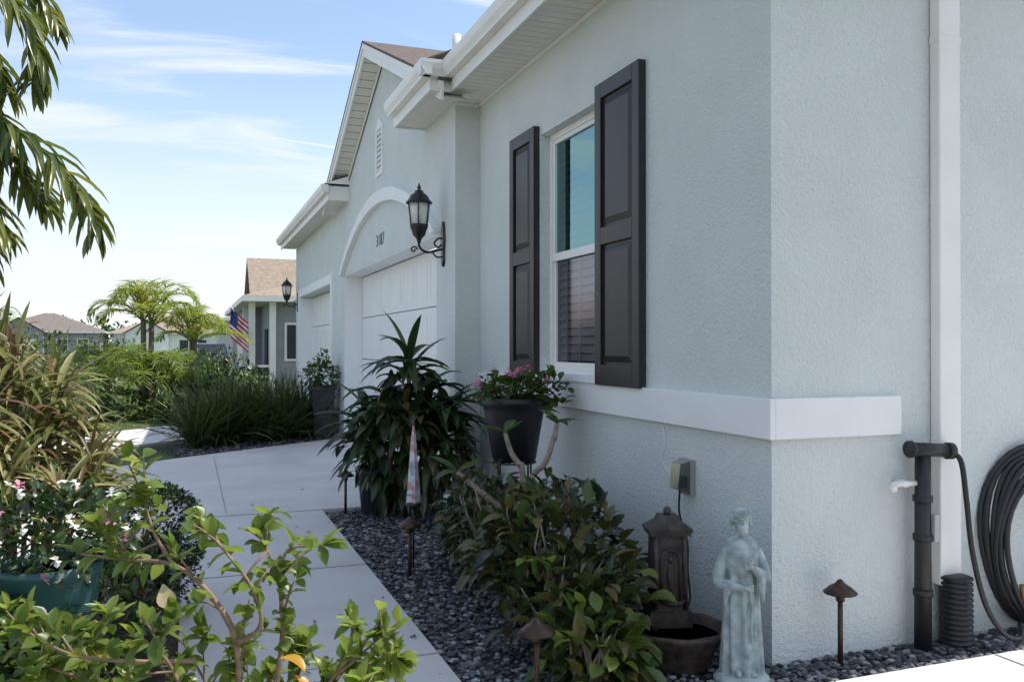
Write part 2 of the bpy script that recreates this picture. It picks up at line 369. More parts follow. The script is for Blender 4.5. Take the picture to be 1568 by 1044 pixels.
for (ya,yb) in ((7.25,PY),(PY,14.45)):
    za,zb=sl(ya),sl(yb); x0,x1=2.03,13
    v=[(x0,ya,za),(x1,ya,za),(x1,yb,zb),(x0,yb,zb),(x0,ya,za-.03),(x1,ya,za-.03),(x1,yb,zb-.03),(x0,yb,zb-.03)]
    mb.add(v,[(0,1,2,3),(4,7,6,5),(0,4,5,1),(3,2,6,7),(0,3,7,4)],3)
    for (xa,xb,t0,t1) in ((2.05,2.075,.032,.20),(2.035,2.05,.032,.10)):
        v=[(xa,ya,za-t0),(xa,yb,zb-t0),(xa,yb,zb-t1),(xa,ya,za-t1),(xb,ya,za-t0),(xb,yb,zb-t0),(xb,yb,zb-t1),(xb,ya,za-t1)]
        mb.add(v,[(0,1,2,3),(4,7,6,5),(0,3,7,4),(1,5,6,2),(3,2,6,7)],0)
    n=24
    for i in range(n):
        a=ya+(yb-ya)*i/n; c=ya+(yb-ya)*(i+.94)/n
        mb.add([(2.076,a,sl(a)-.17),(GX-.001,a,sl(a)-.17),(GX-.001,c,sl(c)-.17),(2.076,c,sl(c)-.17)],[(0,1,2,3)],1)
    v=[(GX-.02,ya,za-.172),(GX-.02,yb,zb-.172),(GX-.02,yb,zb-.29),(GX-.02,ya,za-.29)]
    if ya<PY: v[0]=(GX-.02,7.7,sl(7.7)-.172); v[3]=(GX-.02,7.7,sl(7.7)-.29)
    else: v[1]=(GX-.02,14.0,sl(14.0)-.172); v[2]=(GX-.02,14.0,sl(14.0)-.29)
    mb.add(v,[(0,1,2,3)],0)
z0=ZE+.22; e=2.07
mb.add([(e,2.88,z0),(e,9,z0),(7,9,z0+4.93*.42),(7,7.81,z0+4.93*.42)],[(0,1,2,3)],3)
mb.add([(e,2.88,z0),(7,7.81,z0+4.93*.42),(14,7.81,z0+4.93*.42),(14,2.88,z0)],[(0,1,2,3)],3)
mb.add([(7,7.81,z0+2.07),(7,20,z0+2.07),(14,20,z0+2.07),(14,7.81,z0+2.07)],[(0,1,2,3)],3)
tube(mb,[(2.9,9.6,4.7),(2.9,9.6,5.12)],.05,10,0)
mb.obj('roof_and_eaves',[METALW,SOFFIT,JOINT,SHING],H)
mb=MB()
box(mb,3.50,3.64,3.273,3.336,.31,ZE); 
box(mb,3.496,3.644,3.270,3.337,3.02,3.06)
o=mb.obj('downspout',[METALW],H); bv=o.modifiers.new('b','BEVEL'); bv.width=.008; bv.segments=2
mb=MB()
pr=[]
z=0
while z<.34: pr+=[(.062,z),(.078,z+.008),(.078,z+.016),(.062,z+.024)]; z+=.026
lathe(mb,pr,(3.575,3.25,0),18); mb.obj('drain_boot',[PLASTB],H)
# window
mb=MB(); xf=WX+.075; y0,y1,z0,z1=WIN; fw=.045
z0+=.03
def fr(x,xb,a,b_,c,d,w,m=0):
    box(mb,x,xb,a,b_,c,c+w,m); box(mb,x,xb,a,b_,d-w,d,m); box(mb,x,xb,a,a+w,c+w,d-w,m); box(mb,x,xb,b_-w,b_,c+w,d-w,m)
fr(xf,xf+.05,y0+.002,y1-.002,z0,z1-.002,fw)
zm=2.16
fr(xf+.012,xf+.045,y0+fw,y1-fw,zm,z1-fw,.035); fr(xf+.02,xf+.04,y0+fw,y1-fw,z0+fw,zm+.045,.035)
box(mb,xf+.004,xf+.012,y0+fw,y1-fw,zm-.01,zm+.05)
mb.add([(xf+.03,y0,zm),(xf+.03,y1,zm),(xf+.03,y1,z1),(xf+.03,y0,z1)],[(0,1,2,3)],1)
mb.add([(xf+.034,y0,z0),(xf+.034,y1,z0),(xf+.034,y1,zm),(xf+.034,y0,zm)],[(0,1,2,3)],2)
z=z0+.03
while z<z1-.03:
    a=U(-.003,.003)
    mb.add([(xf+.07,y0+.03,z+a),(xf+.07,y1-.03,z+a),(xf+.095,y1-.03,z+.050),(xf+.095,y0+.03,z+.050)],[(0,1,2,3)],3); z+=.062
for y in (y0+.25,(y0+y1)/2+.1,y1-.20): box(mb,xf+.062,xf+.066,y,y+.02,z0,z1,3)
box(mb,xf+.2,xf+.22,y0-.3,y1+.3,z0-.3,z1+.3,4)
mb.obj('window',[METALW,GLU,GLL,pm('blind',(.82,.82,.79),.6,.03,5),pm('dark_interior',(.05,.05,.05),.9)],H)
def shutter(y0,y1,nm):
    mb=MB(); z0,z1=1.249,3.205; xo=WX-.052
    box(mb,WX-.030,WX-.002,y0,y1,z0,z1)
    w=.085; zm=2.21
    box(mb,xo,WX-.030,y0,y0+w,z0,z1); box(mb,xo,WX-.030,y1-w,y1,z0,z1)
    for a,b_ in ((z0,z0+.13),(zm-.055,zm+.055),(z1-.10,z1)): box(mb,xo,WX-.030,y0+w,y1-w,a,b_)
    for a,b_ in ((z0+.13,zm-.055),(zm+.055,z1-.10)):
        i=.02; j=.06; X0=WX-.0302; X1=WX-.045
        A=[(X0,y0+w+i,a+i),(X0,y1-w-i,a+i),(X0,y1-w-i,b_-i),(X0,y0+w+i,b_-i)]
        B=[(X1,y0+w+j,a+j),(X1,y1-w-j,a+j),(X1,y1-w-j,b_-j),(X1,y0+w+j,b_-j)]
        mb.add(A+B,[(0,1,5,4),(1,2,6,5),(2,3,7,6),(3,0,4,7),(4,5,6,7)])
    o=mb.obj(nm,[SHUT],H); bv=o.modifiers.new('b','BEVEL'); bv.width=.004; bv.segments=2
shutter(4.515,5.11,'shutter'); shutter(6.18,6.72,'shutter_2')
def number(t,y,z,s):
    c=bpy.data.curves.new('num','FONT'); c.body=t; c.size=s; c.extrude=.002; c.align_x='CENTER'; c.space_character=1.15
    o=bpy.data.objects.new('house_number',c); SC.collection.objects.link(o); o.location=(GX-.005,y,z); o.rotation_euler=(math.pi/2,0,-math.pi/2); c.materials.append(BLACK); o.parent=H
number('3187',11.0,2.80,.22); number('3183',17.3,2.60,.12)
mb=MB()
box(mb,WX-.03,WX-.001,3.985,4.105,.70,.89); 
vs=[(WX-.10,4.0,.735),(WX-.10,4.09,.735),(WX-.085,4.09,.87),(WX-.085,4.0,.87),(WX-.03,3.99,.71),(WX-.03,4.10,.71),(WX-.03,4.10,.885),(WX-.03,3.99,.885)]
mb.add(vs,[(0,1,2,3),(0,4,5,1),(1,5,6,2),(2,6,7,3),(3,7,4,0)],1)
box(mb,WX-.075,WX-.031,4.02,4.07,.74,.80,2)
o=mb.obj('outdoor_outlet',[pm('grey_plastic',(.32,.31,.30),.5),glassmat('clear_cover',(.55,.55,.53),.06,.2,(.6,.6,.6)),BLACK],H)
mb=MB()
tube(mb,catmull([(WX-.06,4.045,.74),(WX-.06,4.05,.60),(WX-.03,4.02,.45),(WX-.04,4.0,.3),(WX-.06,3.95,.15),(2.3,3.8,.1)]),.006,6)
mb.obj('power_cord',[BLACK],H)
mb=MB()
tube(mb,catmull([(WX-.004,4.32,1.06),(WX-.006,4.29,.93),(WX-.005,4.33,.86),(WX-.006,4.24,.78),(WX-.01,4.12,.755)]),.003,5)
mb.obj('thin_wire',[TRIM],H)
mb=MB()
tube(mb,[(3.27,3.33,.83),(3.27,3.26,.83)],.018,10); tube(mb,[(3.18,3.27,.83),(3.36,3.27,.83)],.014,10); tube(mb,[(3.18,3.26,.83),(3.185,3.26,.80)],.02,10)
mb.obj('water_spigot',[METALW],H)
HS=empty('garden_hose_stand')
mb=MB()
tube(mb,[(3.37,3.26,0),(3.37,3.26,1.0)],[.042,.036],14); tube(mb,[(3.29,3.25,1.0),(3.52,3.235,.985)],.034,14)
tube(mb,[(3.275,3.25,1.0),(3.29,3.25,1.0)],.042,14); tube(mb,[(3.50,3.236,.985),(3.53,3.234,.983)],.042,14)
for z in (.28,.55,.74): tube(mb,[(3.37,3.26,z),(3.37,3.26,z+.03)],.047,14)
box(mb,3.395,3.425,3.21,3.235,.55,.68,1)
mb.obj('post',[PLASTB,pm('label_grey',(.4,.4,.4),.5)],HS)
mb=MB()
P=[(3.52,3.22,.98),(3.545,3.19,.93),(3.555,3.17,.75),(3.57,3.15,.5),(3.62,3.12,.25),(3.72,3.1,.10),(3.85,3.12,.06),(3.95,3.2,.10)]
tube(mb,catmull(P),.013,8)
for j in range(7):
    pts=[]; cx=4.13+U(-.02,.02); rx=.33-j*.013; rz=.46-j*.012; yy=3.315-j*.02
    for i in range(33):
        a=2*math.pi*i/32; pts.append((cx+rx*math.cos(a)*(1+.06*math.sin(a)),yy+.012*math.sin(3*a+j),.52+rz*math.sin(a)-.01*j+.008*math.sin(2*a+j)))
    tube(mb,pts,.0145,8,0,False)
mb.obj('hose',[PLASTB],HS)
mb=MB()
tube(mb,[(3.93,3.17,.30),(3.95,3.17,.22),(3.96,3.16,.18)],[.018,.022,.014],10)
mb.obj('hose_nozzle',[pm('brass',(.35,.22,.10),.4,metal=.7)],HS)
mb=MB(); tube(mb,[(4.13,3.33,.90),(4.13,3.17,.90),(4.13,3.15,.95)],.014,8); mb.obj('hose_hanger',[PLASTB],HS)
# lanterns
FROST,nt,b=newmat('seeded_glass'); b.inputs['Base Color'].default_value=(.88,.86,.80,1); b.inputs['Roughness'].default_value=.3
b.inputs['Alpha'].default_value=.6
def lantern(y,nm):
    L=empty(nm,(GX,y,0)); mb=MB(); ax=-.25
    lathe(mb,[(.02,2.86),(.125,2.86),(.128,2.872),(.105,2.895),(.085,2.935),(.06,2.955),(.045,2.965),(.04,2.985),(.018,2.99),(.012,3.0),(.022,3.012),(.012,3.03),(.004,3.06)],(ax,0,0),16)
    lathe(mb,[(.01,2.485),(.018,2.49),(.02,2.51),(.03,2.53),(.06,2.56),(.07,2.60),(.085,2.63),(.09,2.66),(.02,2.662)],(ax,0,0),16)
    for k in range(6):
        a=k*math.pi/3+.2; tube(mb,[(ax+.086*math.cos(a),.086*math.sin(a),2.655),(ax+.112*math.cos(a),.112*math.sin(a),2.865)],.006,5)
    tube(mb,catmull([(0,0,2.44),(-.08,0,2.42),(-.16,0,2.40),(-.22,0,2.42),(ax,0,2.46),(ax,0,2.49)]),.012,8)
    tube(mb,catmull([(0,0,2.52),(-.05,0,2.54),(-.10,0,2.49),(-.06,0,2.45),(-.03,0,2.48)]),.009,6)
    tube(mb,catmull([(-.02,0,2.36),(-.08,0,2.36),(-.12,0,2.41)]),.008,6)
    sp=[(ax-.05+.035*math.cos(t*.6)*(1-t/16),0,2.42+.035*math.sin(t*.6)*(1-t/16)) for t in range(13)]
    tube(mb,sp,.008,6)
    v=[(2.27,.006),(2.32,.035),(2.40,.03),(2.52,.045),(2.60,.035),(2.64,.03),(2.70,.006)]
    vs=[(-.025,-w,z) for z,w in v]+[(-.025,w,z) for z,w in v]+[(-.001,-w-.008,z) for z,w in v]+[(-.001,w+.008,z) for z,w in v]
    n=len(v); fs=[]
    for i in range(n-1): fs+=[(i,i+1,n+i+1,n+i),(2*n+i,2*n+i+1,i+1,i),(n+i,n+i+1,3*n+i+1,3*n+i)]
    mb.add(vs,fs)
    mb.obj('lantern_frame',[BLACK],L)
    mb=MB(); lathe(mb,[(.078,2.664),(.104,2.858)],(ax,0,0),18); mb.obj('lantern_glass',[FROST],L)
    mb=MB(); lathe(mb,[(.03,2.67),(.03,2.74),(.045,2.76),(.045,2.80),(.01,2.84)],(ax,0,0),10); mb.obj('bulb',[TRIM],L)
lantern(8.02,'wall_lantern'); lantern(20.0,'wall_lantern')
BRZ=pm('bronze',(.06,.035,.025),.4,.25,30,metal=.5)
def plight(x,y,h=.41):
    mb=MB(); tube(mb,[(0,0,0),(0,0,h-.05)],.012,8)
    lathe(mb,[(.074,h-.065),(.078,h-.06),(.05,h-.035),(.022,h-.018),(.015,h-.008),(.008,h)],(0,0,0),16)
    lathe(mb,[(.02,h-.10),(.022,h-.066)],(0,0,0),10)
    mb.obj('path_light',[BRZ],None,(x,y,0))
plight(2.83,3.22,.42); plight(1.31,3.22); plight(1.324,5.41); plight(1.30,7.70)
# ------------------------------------------------------------------ statue
mb=MB()
lathe(mb,[(.10,0),(.108,.01),(.108,.035),(.095,.05),(.09,.055)],(0,0,0),24,0,1.1,.95)
fold=lambda a,z: (.011*math.cos(9*a+z*6)+.005*math.cos(5*a))*max(0,min(1,(.52-z)/.15))
lathe(mb,[(.086,.045),(.083,.10),(.076,.2),(.070,.3),(.067,.38),(.060,.43),(.064,.48),(.072,.53),(.078,.57),(.066,.60),(.045,.62),(.026,.635),(.024,.68)],(0,0,0),60,0,1,.74,fold)
lathe(mb,[(.05,.585),(.066,.59),(.062,.607),(.046,.622),(.033,.632)],(0,.004,0),24,0,1.05,.9)
ell(mb,(0,-.002,.700),(.032,.038,.045)); ell(mb,(0,.010,.718),(.040,.040,.036))
for k in range(14):
    a=math.pi*(.02+.96*k/13); ell(mb,(.038*math.cos(a),.004+.036*math.sin(a),.700),(.010,.010,.026),0,8,6)
for k in range(9):
    a=-math.pi*(.12+.76*k/8); ell(mb,(.030*math.cos(a),-.002+.036*math.sin(a),.726-.006*abs(k-4)*.3),(.010,.009,.010),0,8,6)
ell(mb,(0,-.030,.660),(.022,.017,.028));ell(mb,(.010,-.026,.672),(.014,.012,.016));ell(mb,(-.010,-.026,.672),(.014,.012,.016))
ell(mb,(0,-.043,.697),(.005,.009,.011)); ell(mb,(.012,-.036,.711),(.010,.007,.004));ell(mb,(-.012,-.036,.711),(.010,.007,.004))
for s,e_,h_ in ((1,(.100,-.015,.455),(.030,-.075,.515)),(-1,(-.100,-.012,.44),(-.012,-.078,.425))):
    tube(mb,catmull([(s*.062,0,.575),(s*.086,-.004,.52),e_,tuple((a+b_)/2 for a,b_ in zip(e_,h_)),h_],4),[.024]*5+[.025]*4+[.024]*4+[.021,.019,.017,.014],10)
    tube(mb,catmull([tuple(a*.6+b_*.4 for a,b_ in zip(e_,h_)),(e_[0]-s*.025,e_[1]-.032,e_[2]-.045),(e_[0]-s*.02,e_[1]-.028,e_[2]-.09)]),[.022,.022,.021,.02,.018,.017,.015,.013,.012,.010,.009,.008,.006],8)
    ell(mb,(h_[0]-s*.012,h_[1]-.006,h_[2]+.004),(.016,.010,.011))
    for q in range(4): tube(mb,[(h_[0]-s*.02,h_[1]-.010,h_[2]-.006+q*.0075),(h_[0]-s*.040,h_[1]-.012,h_[2]-.002+q*.0075)],.0036,6)
ell(mb,(.010,-.098,.545),(.014,.022,.013)); ell(mb,(.012,-.115,.558),(.0085,.009,.0085)); tube(mb,[(.012,-.122,.558),(.012,-.131,.555)],[.004,.001],6)
tube(mb,[(.01,-.08,.54),(.004,-.055,.53)],[.009,.004],6)
tube(mb,[(.062*math.cos(a*.2618),.048*math.sin(a*.2618),.428) for a in range(25)],.006,6)
tube(mb,catmull([(.024,-.046,.42),(.030,-.056,.34),(.026,-.060,.25),(.030,-.064,.19)]),.0055,6)
tube(mb,[(-.03,-.06,.075),(-.03,-.085,.060)],[.014,.011],8);tube(mb,[(.03,-.06,.075),(.034,-.085,.060)],[.014,.011],8)
STAT=pm('weathered_stone',(.34,.41,.41),.85,.34,18,.6,90,.003,col2=(.52,.58,.57))
o=mb.obj('saint_statue',[STAT],None,(2.30,3.24,.0),-.35)
md=o.modifiers.new('r','REMESH'); md.mode='VOXEL'; md.voxel_size=.0025; md.use_smooth_shade=True
sm=o.modifiers.new('s','SMOOTH'); sm.iterations=1; sm.factor=.5
o.scale=(1.04,1.04,1.04)
# fountain
mb=MB(); 
lathe(mb,[(.12,0),(.15,.01),(.16,.05),(.19,.12),(.225,.17),(.24,.19),(.23,.205),(.21,.20),(.19,.16),(.15,.14)],(0,0,0),32,0,1,.9,lambda a,z:.008*math.cos(8*a))
lathe(mb,[(.001,.165),(.19,.165)],(0,0,0),24,1,1,.9)
tx,ty=-.01,.15
def sq(r0,r1,z0,z1,m=0): lathe(mb,[(r0*1.414,z0),(r1*1.414,z1)],(tx,ty,0),4,m,1,.8,None,False,math.pi/4)
sq(.105,.10,.10,.24); sq(.085,.078,.24,.60); sq(.098,.098,.598,.615); sq(.105,.105,.615,.63); sq(.10,.055,.63,.665); sq(.055,.045,.665,.69); ell(mb,(tx,ty,.705),(.02,.02,.022))
for s in (-1,1): tube(mb,[(tx+s*.072,ty-.07,.25),(tx+s*.068,ty-.066,.6)],.012,8)
pts=[(tx+.045*math.cos(a),ty-.068,.48+.05*math.sin(a)) for a in [i*math.pi/10 for i in range(11)]]
tube(mb,[(tx+.045,ty-.07,.30)]+pts+[(tx-.045,ty-.07,.30)],.008,6)
ell(mb,(tx,ty-.062,.40),(.022,.018,.07)); ell(mb,(tx,ty-.066,.485),(.013,.013,.017))
lathe(mb,[(.02,.27),(.055,.285),(.065,.30),(.05,.30)],(tx,ty-.08,0),16)
FB=pm('fountain_bronze',(.030,.022,.018),.5,.4,20,.5,60,.004,col2=(.07,.05,.042))
mb.obj('garden_fountain',[FB,pm('water_dark',(.01,.012,.012),.05)],None,(2.13,3.50,0),-.3)
# ------------------------------------------------------------------ pots & plants
LD=leafmat('leaf_dark',[(.012,.03,.010),(.025,.055,.016),(.04,.075,.02),(.018,.04,.014)],.2,.32)
LM=leafmat('leaf_mid',[(.03,.06,.015),(.05,.10,.02),(.09,.14,.03),(.04,.07,.02)],.3,.35)
LB=leafmat('leaf_bright',[(.07,.12,.02),(.12,.19,.03),(.20,.26,.05),(.08,.14,.025)],.45,.35)
LY=leafmat('leaf_yellowing',[(.30,.28,.04),(.20,.24,.05),(.40,.25,.03)],.35)
LG=leafmat('leaf_gardenia',[(.015,.027,.010),(.028,.042,.015),(.06,.072,.022),(.15,.12,.035),(.022,.036,.012)],.22,.25)
LC=leafmat('leaf_variegated',[(.06,.10,.03),(.16,.18,.05),(.40,.38,.17),(.17,.09,.06),(.09,.13,.035),(.24,.25,.09)],.35,.4)
LP=leafmat('leaf_palm',[(.04,.07,.012),(.09,.12,.022),(.20,.22,.055),(.05,.09,.015)],.3,.26)
LPY=leafmat('leaf_palm_yellow',[(.09,.17,.025),(.18,.25,.035),(.34,.34,.05),(.12,.20,.03)],.35,.4)
PINK=leafmat('petal_pink',[(.55,.18,.30),(.68,.32,.44),(.5,.14,.27)],.3,.6)
WHITE=leafmat('petal_white',[(.75,.75,.72),(.8,.78,.76)],.25,.6)
RED=leafmat('petal_red',[(.35,.02,.02),(.25,.02,.03)],.2,.6)
def flower(mb,p,r,m,n=6):
    d=rdir(.5)
    a=d.orthogonal().normalized(); b_=d.cross(a)
    for i in range(n):
        t=2*math.pi*i/n; q=a*math.cos(t)+b_*math.sin(t)
        leaf(mb,p,q+d*.35,r,r*.8,m,.2,.1,'obov',.1,3)
def potm(name,col): return pm(name,col,.45,.12,5,.1,30,.003)
def stemmed(mb,c,r,n,L,W,root,mats=(0,),stem=1,nb=14,**k):
    c=Vector(c)
    for i in range(nb):
        v=rdir(.3); e_=c+Vector((v.x*r[0],v.y*r[1],v.z*r[2]))*.85
        P=catmull([root,Vector(root).lerp(e_,.5)+rdir()*.05,e_],4); tube(mb,P,[.012*(1-.8*j/len(P)) for j in range(len(P))],5,stem)
    blob(mb,c,r,n,L,W,mats,**k)
D=empty('dracaena_plant',(1.80,7.42,0))
mb=MB(); lathe(mb,[(.13,0),(.15,.02),(.19,.38),(.21,.39),(.21,.43),(.185,.43),(.175,.36)],(-.22,.20,0),24); lathe(mb,[(.001,.37),(.17,.37)],(-.22,.20,0),16,1)
mb.obj('pot',[potm('pot_blue_black',(.02,.025,.035)),MULCH],D)
mb=MB()
for (x,y,z) in ((0,0,1.36),(-.2,.1,1.05),(.18,-.05,1.12),(-.05,-.2,.9),(.25,.15,.85),(-.28,-.1,.78),(.15,-.25,.65),(-.35,.05,.9),(.32,-.1,.95)):
    tube(mb,catmull([(-.12+x*.3,.1+y*.3,.35 if z>.9 else 0),(x*.6,y*.6,z*.6),(x,y,z)]),[.02]*13,7,1)
    n=26
    for i in range(n):
        a=i*2.4+U(-.2,.2); e_=U(.0,1.1) if z<1.2 else (.0+1.35*i/n)
        d=Vector((math.cos(a)*math.cos(e_),math.sin(a)*math.cos(e_),math.sin(e_)))
        leaf(mb,(x,y,z+U(-.2,.03)),d,U(.36,.56),U(.07,.10),0,U(.8,1.5),.22,'strap',.2,7)
blob(mb,(.0,0,.66),(.46,.42,.52),560,.22,.075,(0,2),1.4,'oval',-.1,.5)
mb.obj('leaves',[LD,BROWN,LG],D)
G=empty('geranium_planter',(2.11,5.60,0))
mb=MB(); lathe(mb,[(.13,.715),(.15,.72),(.205,1.04),(.222,1.09),(.235,1.10),(.238,1.145),(.222,1.15),(.205,1.09)],(0,0,0),28); lathe(mb,[(.001,1.10),(.21,1.10)],(0,0,0),20,1)
mb.obj('pot',[potm('pot_black',(.014,.014,.018)),MULCH],G)
mb=MB()
for r,z in ((.15,.70),(.13,.25)): tube(mb,[(r*math.cos(a*.2618),r*math.sin(a*.2618),z) for a in range(25)],.006,6)
for k in range(4):
    a=k*math.pi/2+.5; tube(mb,catmull([(.15*math.cos(a),.15*math.sin(a),.72),(.15*math.cos(a),.15*math.sin(a),.4),(.17*math.cos(a),.17*math.sin(a),0)]),.007,6)
for k in range(8):
    a=k*math.pi/8; tube(mb,[(.15*math.cos(a),.15*math.sin(a),.70),(-.15*math.cos(a),-.15*math.sin(a),.70)],.004,5)
mb.obj('wire_stand',[BLACK],G)
mb=MB()
blob(mb,(0,0,1.19),(.27,.26,.10),400,.06,.055,(0,),.5,'obov',.3,.3)
blob(mb,(.16,-.08,1.18),(.2,.16,.15),120,.07,.05,(0,),.7,'obov',.3,.3)
for i in range(20):
    a=U(0,6.3); r=U(.05,.27); z=1.20+U(0,.15)-(r*.25)
    if i>16: r=.28; a=U(3,4); z=1.22
    p=Vector((r*math.cos(a),r*math.sin(a),z+.03)); tube(mb,[(p.x*.5,p.y*.5,1.12),p],.003,4,0)
    for j in range(5): flower(mb,p+rdir()*.018,.020,1 if i%5 else 2,5)
mb.obj('flowers',[LM,PINK,WHITE],G)
Sh=empty('gardenia_shrub',(1.78,4.3,0))
mb=MB()
stemmed(mb,(.02,-.05,.40),(.40,.42,.31),520,.13,.068,(0,0,0),(0,0,0,0,2),droop=.7,lump=.28)
stemmed(mb,(-.05,-.55,.28),(.32,.35,.27),400,.12,.065,(-.1,-.5,0),(0,0,0,2),droop=.6,lump=.28)
stemmed(mb,(.02,.80,.32),(.32,.5,.32),450,.12,.055,(-.0,.8,0),(0,0,3),droop=.9,lump=.28)
stemmed(mb,(.12,1.35,.32),(.32,.4,.28),280,.12,.055,(.1,1.3,0),(3,0),droop=.9)
stemmed(mb,(.34,.5,.33),(.22,.6,.31),200,.12,.055,(.3,.5,0),(3,),droop=.9)
stemmed(mb,(-.14,-.92,.17),(.23,.24,.19),210,.12,.06,(-.14,-.9,0),(0,4,2),droop=.6)
for i in range(12):
    a=U(3.4,5.4); p=Vector((.4*math.cos(a),-.4+.45*math.sin(a),U(.2,.55)))
    leaf(mb,p,(math.cos(a),math.sin(a),U(0,.8)),.13,.07,4,.6,.2,'oval',.4,6)
for i in range(14):
    a=U(0,6.3); p=Vector((.3*math.cos(a),.3*math.sin(a)+U(-.4,.9),U(.5,.65))); q=p+Vector((U(-.05,.05),U(-.05,.05),U(.08,.16))); tube(mb,[(p.x*.4,p.y,.2),p,q],[.008,.005,.002],5,1)
    for j in range(3): leaf(mb,q,rdir(.5),.09,.045,0,.5,.2,'oval',.4,5)
mb.obj('leaves',[LG,BARKL,LM,LD,LB],Sh)
PL=empty('plumeria_plant',(1.90,4.85,0)); mb=MB()
for P,r in (([(0,0,0),(.02,0,.4),(0,0,.62),(-.03,0,.80)],.026),([(0,0,.6),(.05,0,.72),(.12,-.03,.80),(.17,-.04,.95)],.021),([(-.03,0,.78),(-.08,.03,.86),(-.12,.03,.98)],.019),([(-.02,0,.45),(-.2,.1,.58),(-.38,.16,.74)],.022),([(.17,-.04,.93),(.19,-.04,1.03)],.018)):
    Q=catmull(P,5); tube(mb,Q,[r*(1-.3*i/len(Q)) for i in range(len(Q))],9,1)
for tip,n in (((.19,-.04,1.03),5),((-.12,.03,.98),5),((-.38,.16,.74),4)):
    for i in range(n):
        a=i*1.7+U(0,1); leaf(mb,tip,(math.cos(a),math.sin(a),U(.3,1.0)),U(.14,.24),U(.05,.07),0,U(.3,.8),.15,'oval',.3,6)
mb.obj('leaves',[LM,BARKL],PL)
mb=MB(); tube(mb,[(0,0,0),(0,0,.5)],.006,6,1)
lathe(mb,[(.050,.46),(.046,.52),(.03,.72),(.016,.90),(.006,.98)],(0,0,0),4,0,1,1,None,False)
lathe(mb,[(.03,.43),(.056,.44),(.056,.46),(.03,.465)],(0,0,0),12,2); ell(mb,(0,0,.985),(.014,.014,.014),2)
m,nt,b=newmat('painted_ornament'); N=nt.nodes; vo=N.new('ShaderNodeTexVoronoi'); vo.inputs['Scale'].default_value=28; tc=N.new('ShaderNodeTexCoord'); nt.links.new(tc.outputs['Object'],vo.inputs['Vector'])
rp=ramp(nt,[(.60,.62,.66),(.55,.57,.62),(.45,.20,.18),(.6,.6,.64),(.15,.3,.32)]); sp=N.new('ShaderNodeSeparateColor'); nt.links.new(vo.outputs['Color'],sp.inputs[0]); nt.links.new(sp.outputs[0],rp.inputs[0]); nt.links.new(rp.outputs[0],b.inputs['Base Color'])
mb.obj('garden_stake_ornament',[m,BLACK,BRZ],None,(1.40,5.62,0))
T=empty('tall_planter',(2.02,14.25,0)); mb=MB()
lathe(mb,[(.15*1.2,0),(.22*1.2,.78),(.235*1.2,.79),(.235*1.2,.86),(.2*1.2,.86),(.2*1.2,.8)],(0,0,0),4,0,1,1,None,False,math.pi/4)
mb.obj('pot',[potm('pot_grey',(.04,.04,.048))],T)
mb=MB(); blob(mb,(0,0,1.02),(.30,.30,.25),420,.09,.05,(0,),.6); blob(mb,(.02,0,1.28),(.12,.12,.16),60,.08,.04,(0,))
for i in range(14): flower(mb,Vector((0,0,1.05))+Vector((U(-.28,.28),U(-.28,.1),U(0,.25))),.03,1,5)
mb.obj('flowers',[LM,WHITE],T)
mb=MB()
for i in range(36):
    t=R(); x=.12+1.65*t; y=13.55+1.2*t+U(-.35,.35); x+=U(-.1,.15)
    for j in range(48):
        a=U(0,6.3); e_=U(.7,1.45); d=(math.cos(a)*math.cos(e_),math.sin(a)*math.cos(e_),math.sin(e_))
        leaf(mb,(x+U(-.06,.06),y+U(-.06,.06),0),d,U(.6,1.25),U(.022,.035),0,U(.3,1.3),.3,'strap',.5,5)
mb.obj('strap_leaf_hedge',[leafmat('leaf_strap',[(.02,.045,.012),(.045,.08,.02),(.09,.13,.035)],.25,.35)])
V=empty('variegated_shrub',(-.85,5.1,0)); mb=MB()
heads=[(0,0,1.45),(.1,-.1,1.2),(-.2,.1,1.62),(.30,.1,1.1),(-.1,-.3,1.25),(.15,.25,1.35),(.36,-.10,.92),(-.35,-.2,1.4),(.05,-.4,.95),(-.3,.3,1.3),(.25,-.35,.80),(-.25,-.55,1.0),(-.5,-.4,1.3),(-.55,0,1.55),(.40,.2,.85),(0,-.15,.8),(-.2,-.2,.85),(.2,0,1.3),(-.05,.1,1.0),(-.1,.2,1.55)]
for h in heads:
    P=catmull([(h[0]*.3,h[1]*.3,0),(h[0]*.6,h[1]*.6,h[2]*.55),h],4); tube(mb,P,.014,6,1)
    for i in range(56):
        a=i*2.4+U(-.2,.2); e_=U(-.2,1.4)
        d=Vector((math.cos(a)*math.cos(e_),math.sin(a)*math.cos(e_),math.sin(e_)))
        leaf(mb,(h[0],h[1],h[2]-U(0,.30)),d,U(.2,.36),U(.022,.036),0,U(.5,1.5),.25,'strap',.5,6)
mb.obj('leaves',[LC,BROWN],V)
PM=empty('palm_tree',(-1.42,4.42,0)); o0=Vector((-1.42,4.42,0)); mb=MB()
tube(mb,catmull([(0,0,0),(.02,0,.8),(-.02,0,1.6),(.02,0,2.3)],8),[.085-.03*i/24 for i in range(25)],12,1)
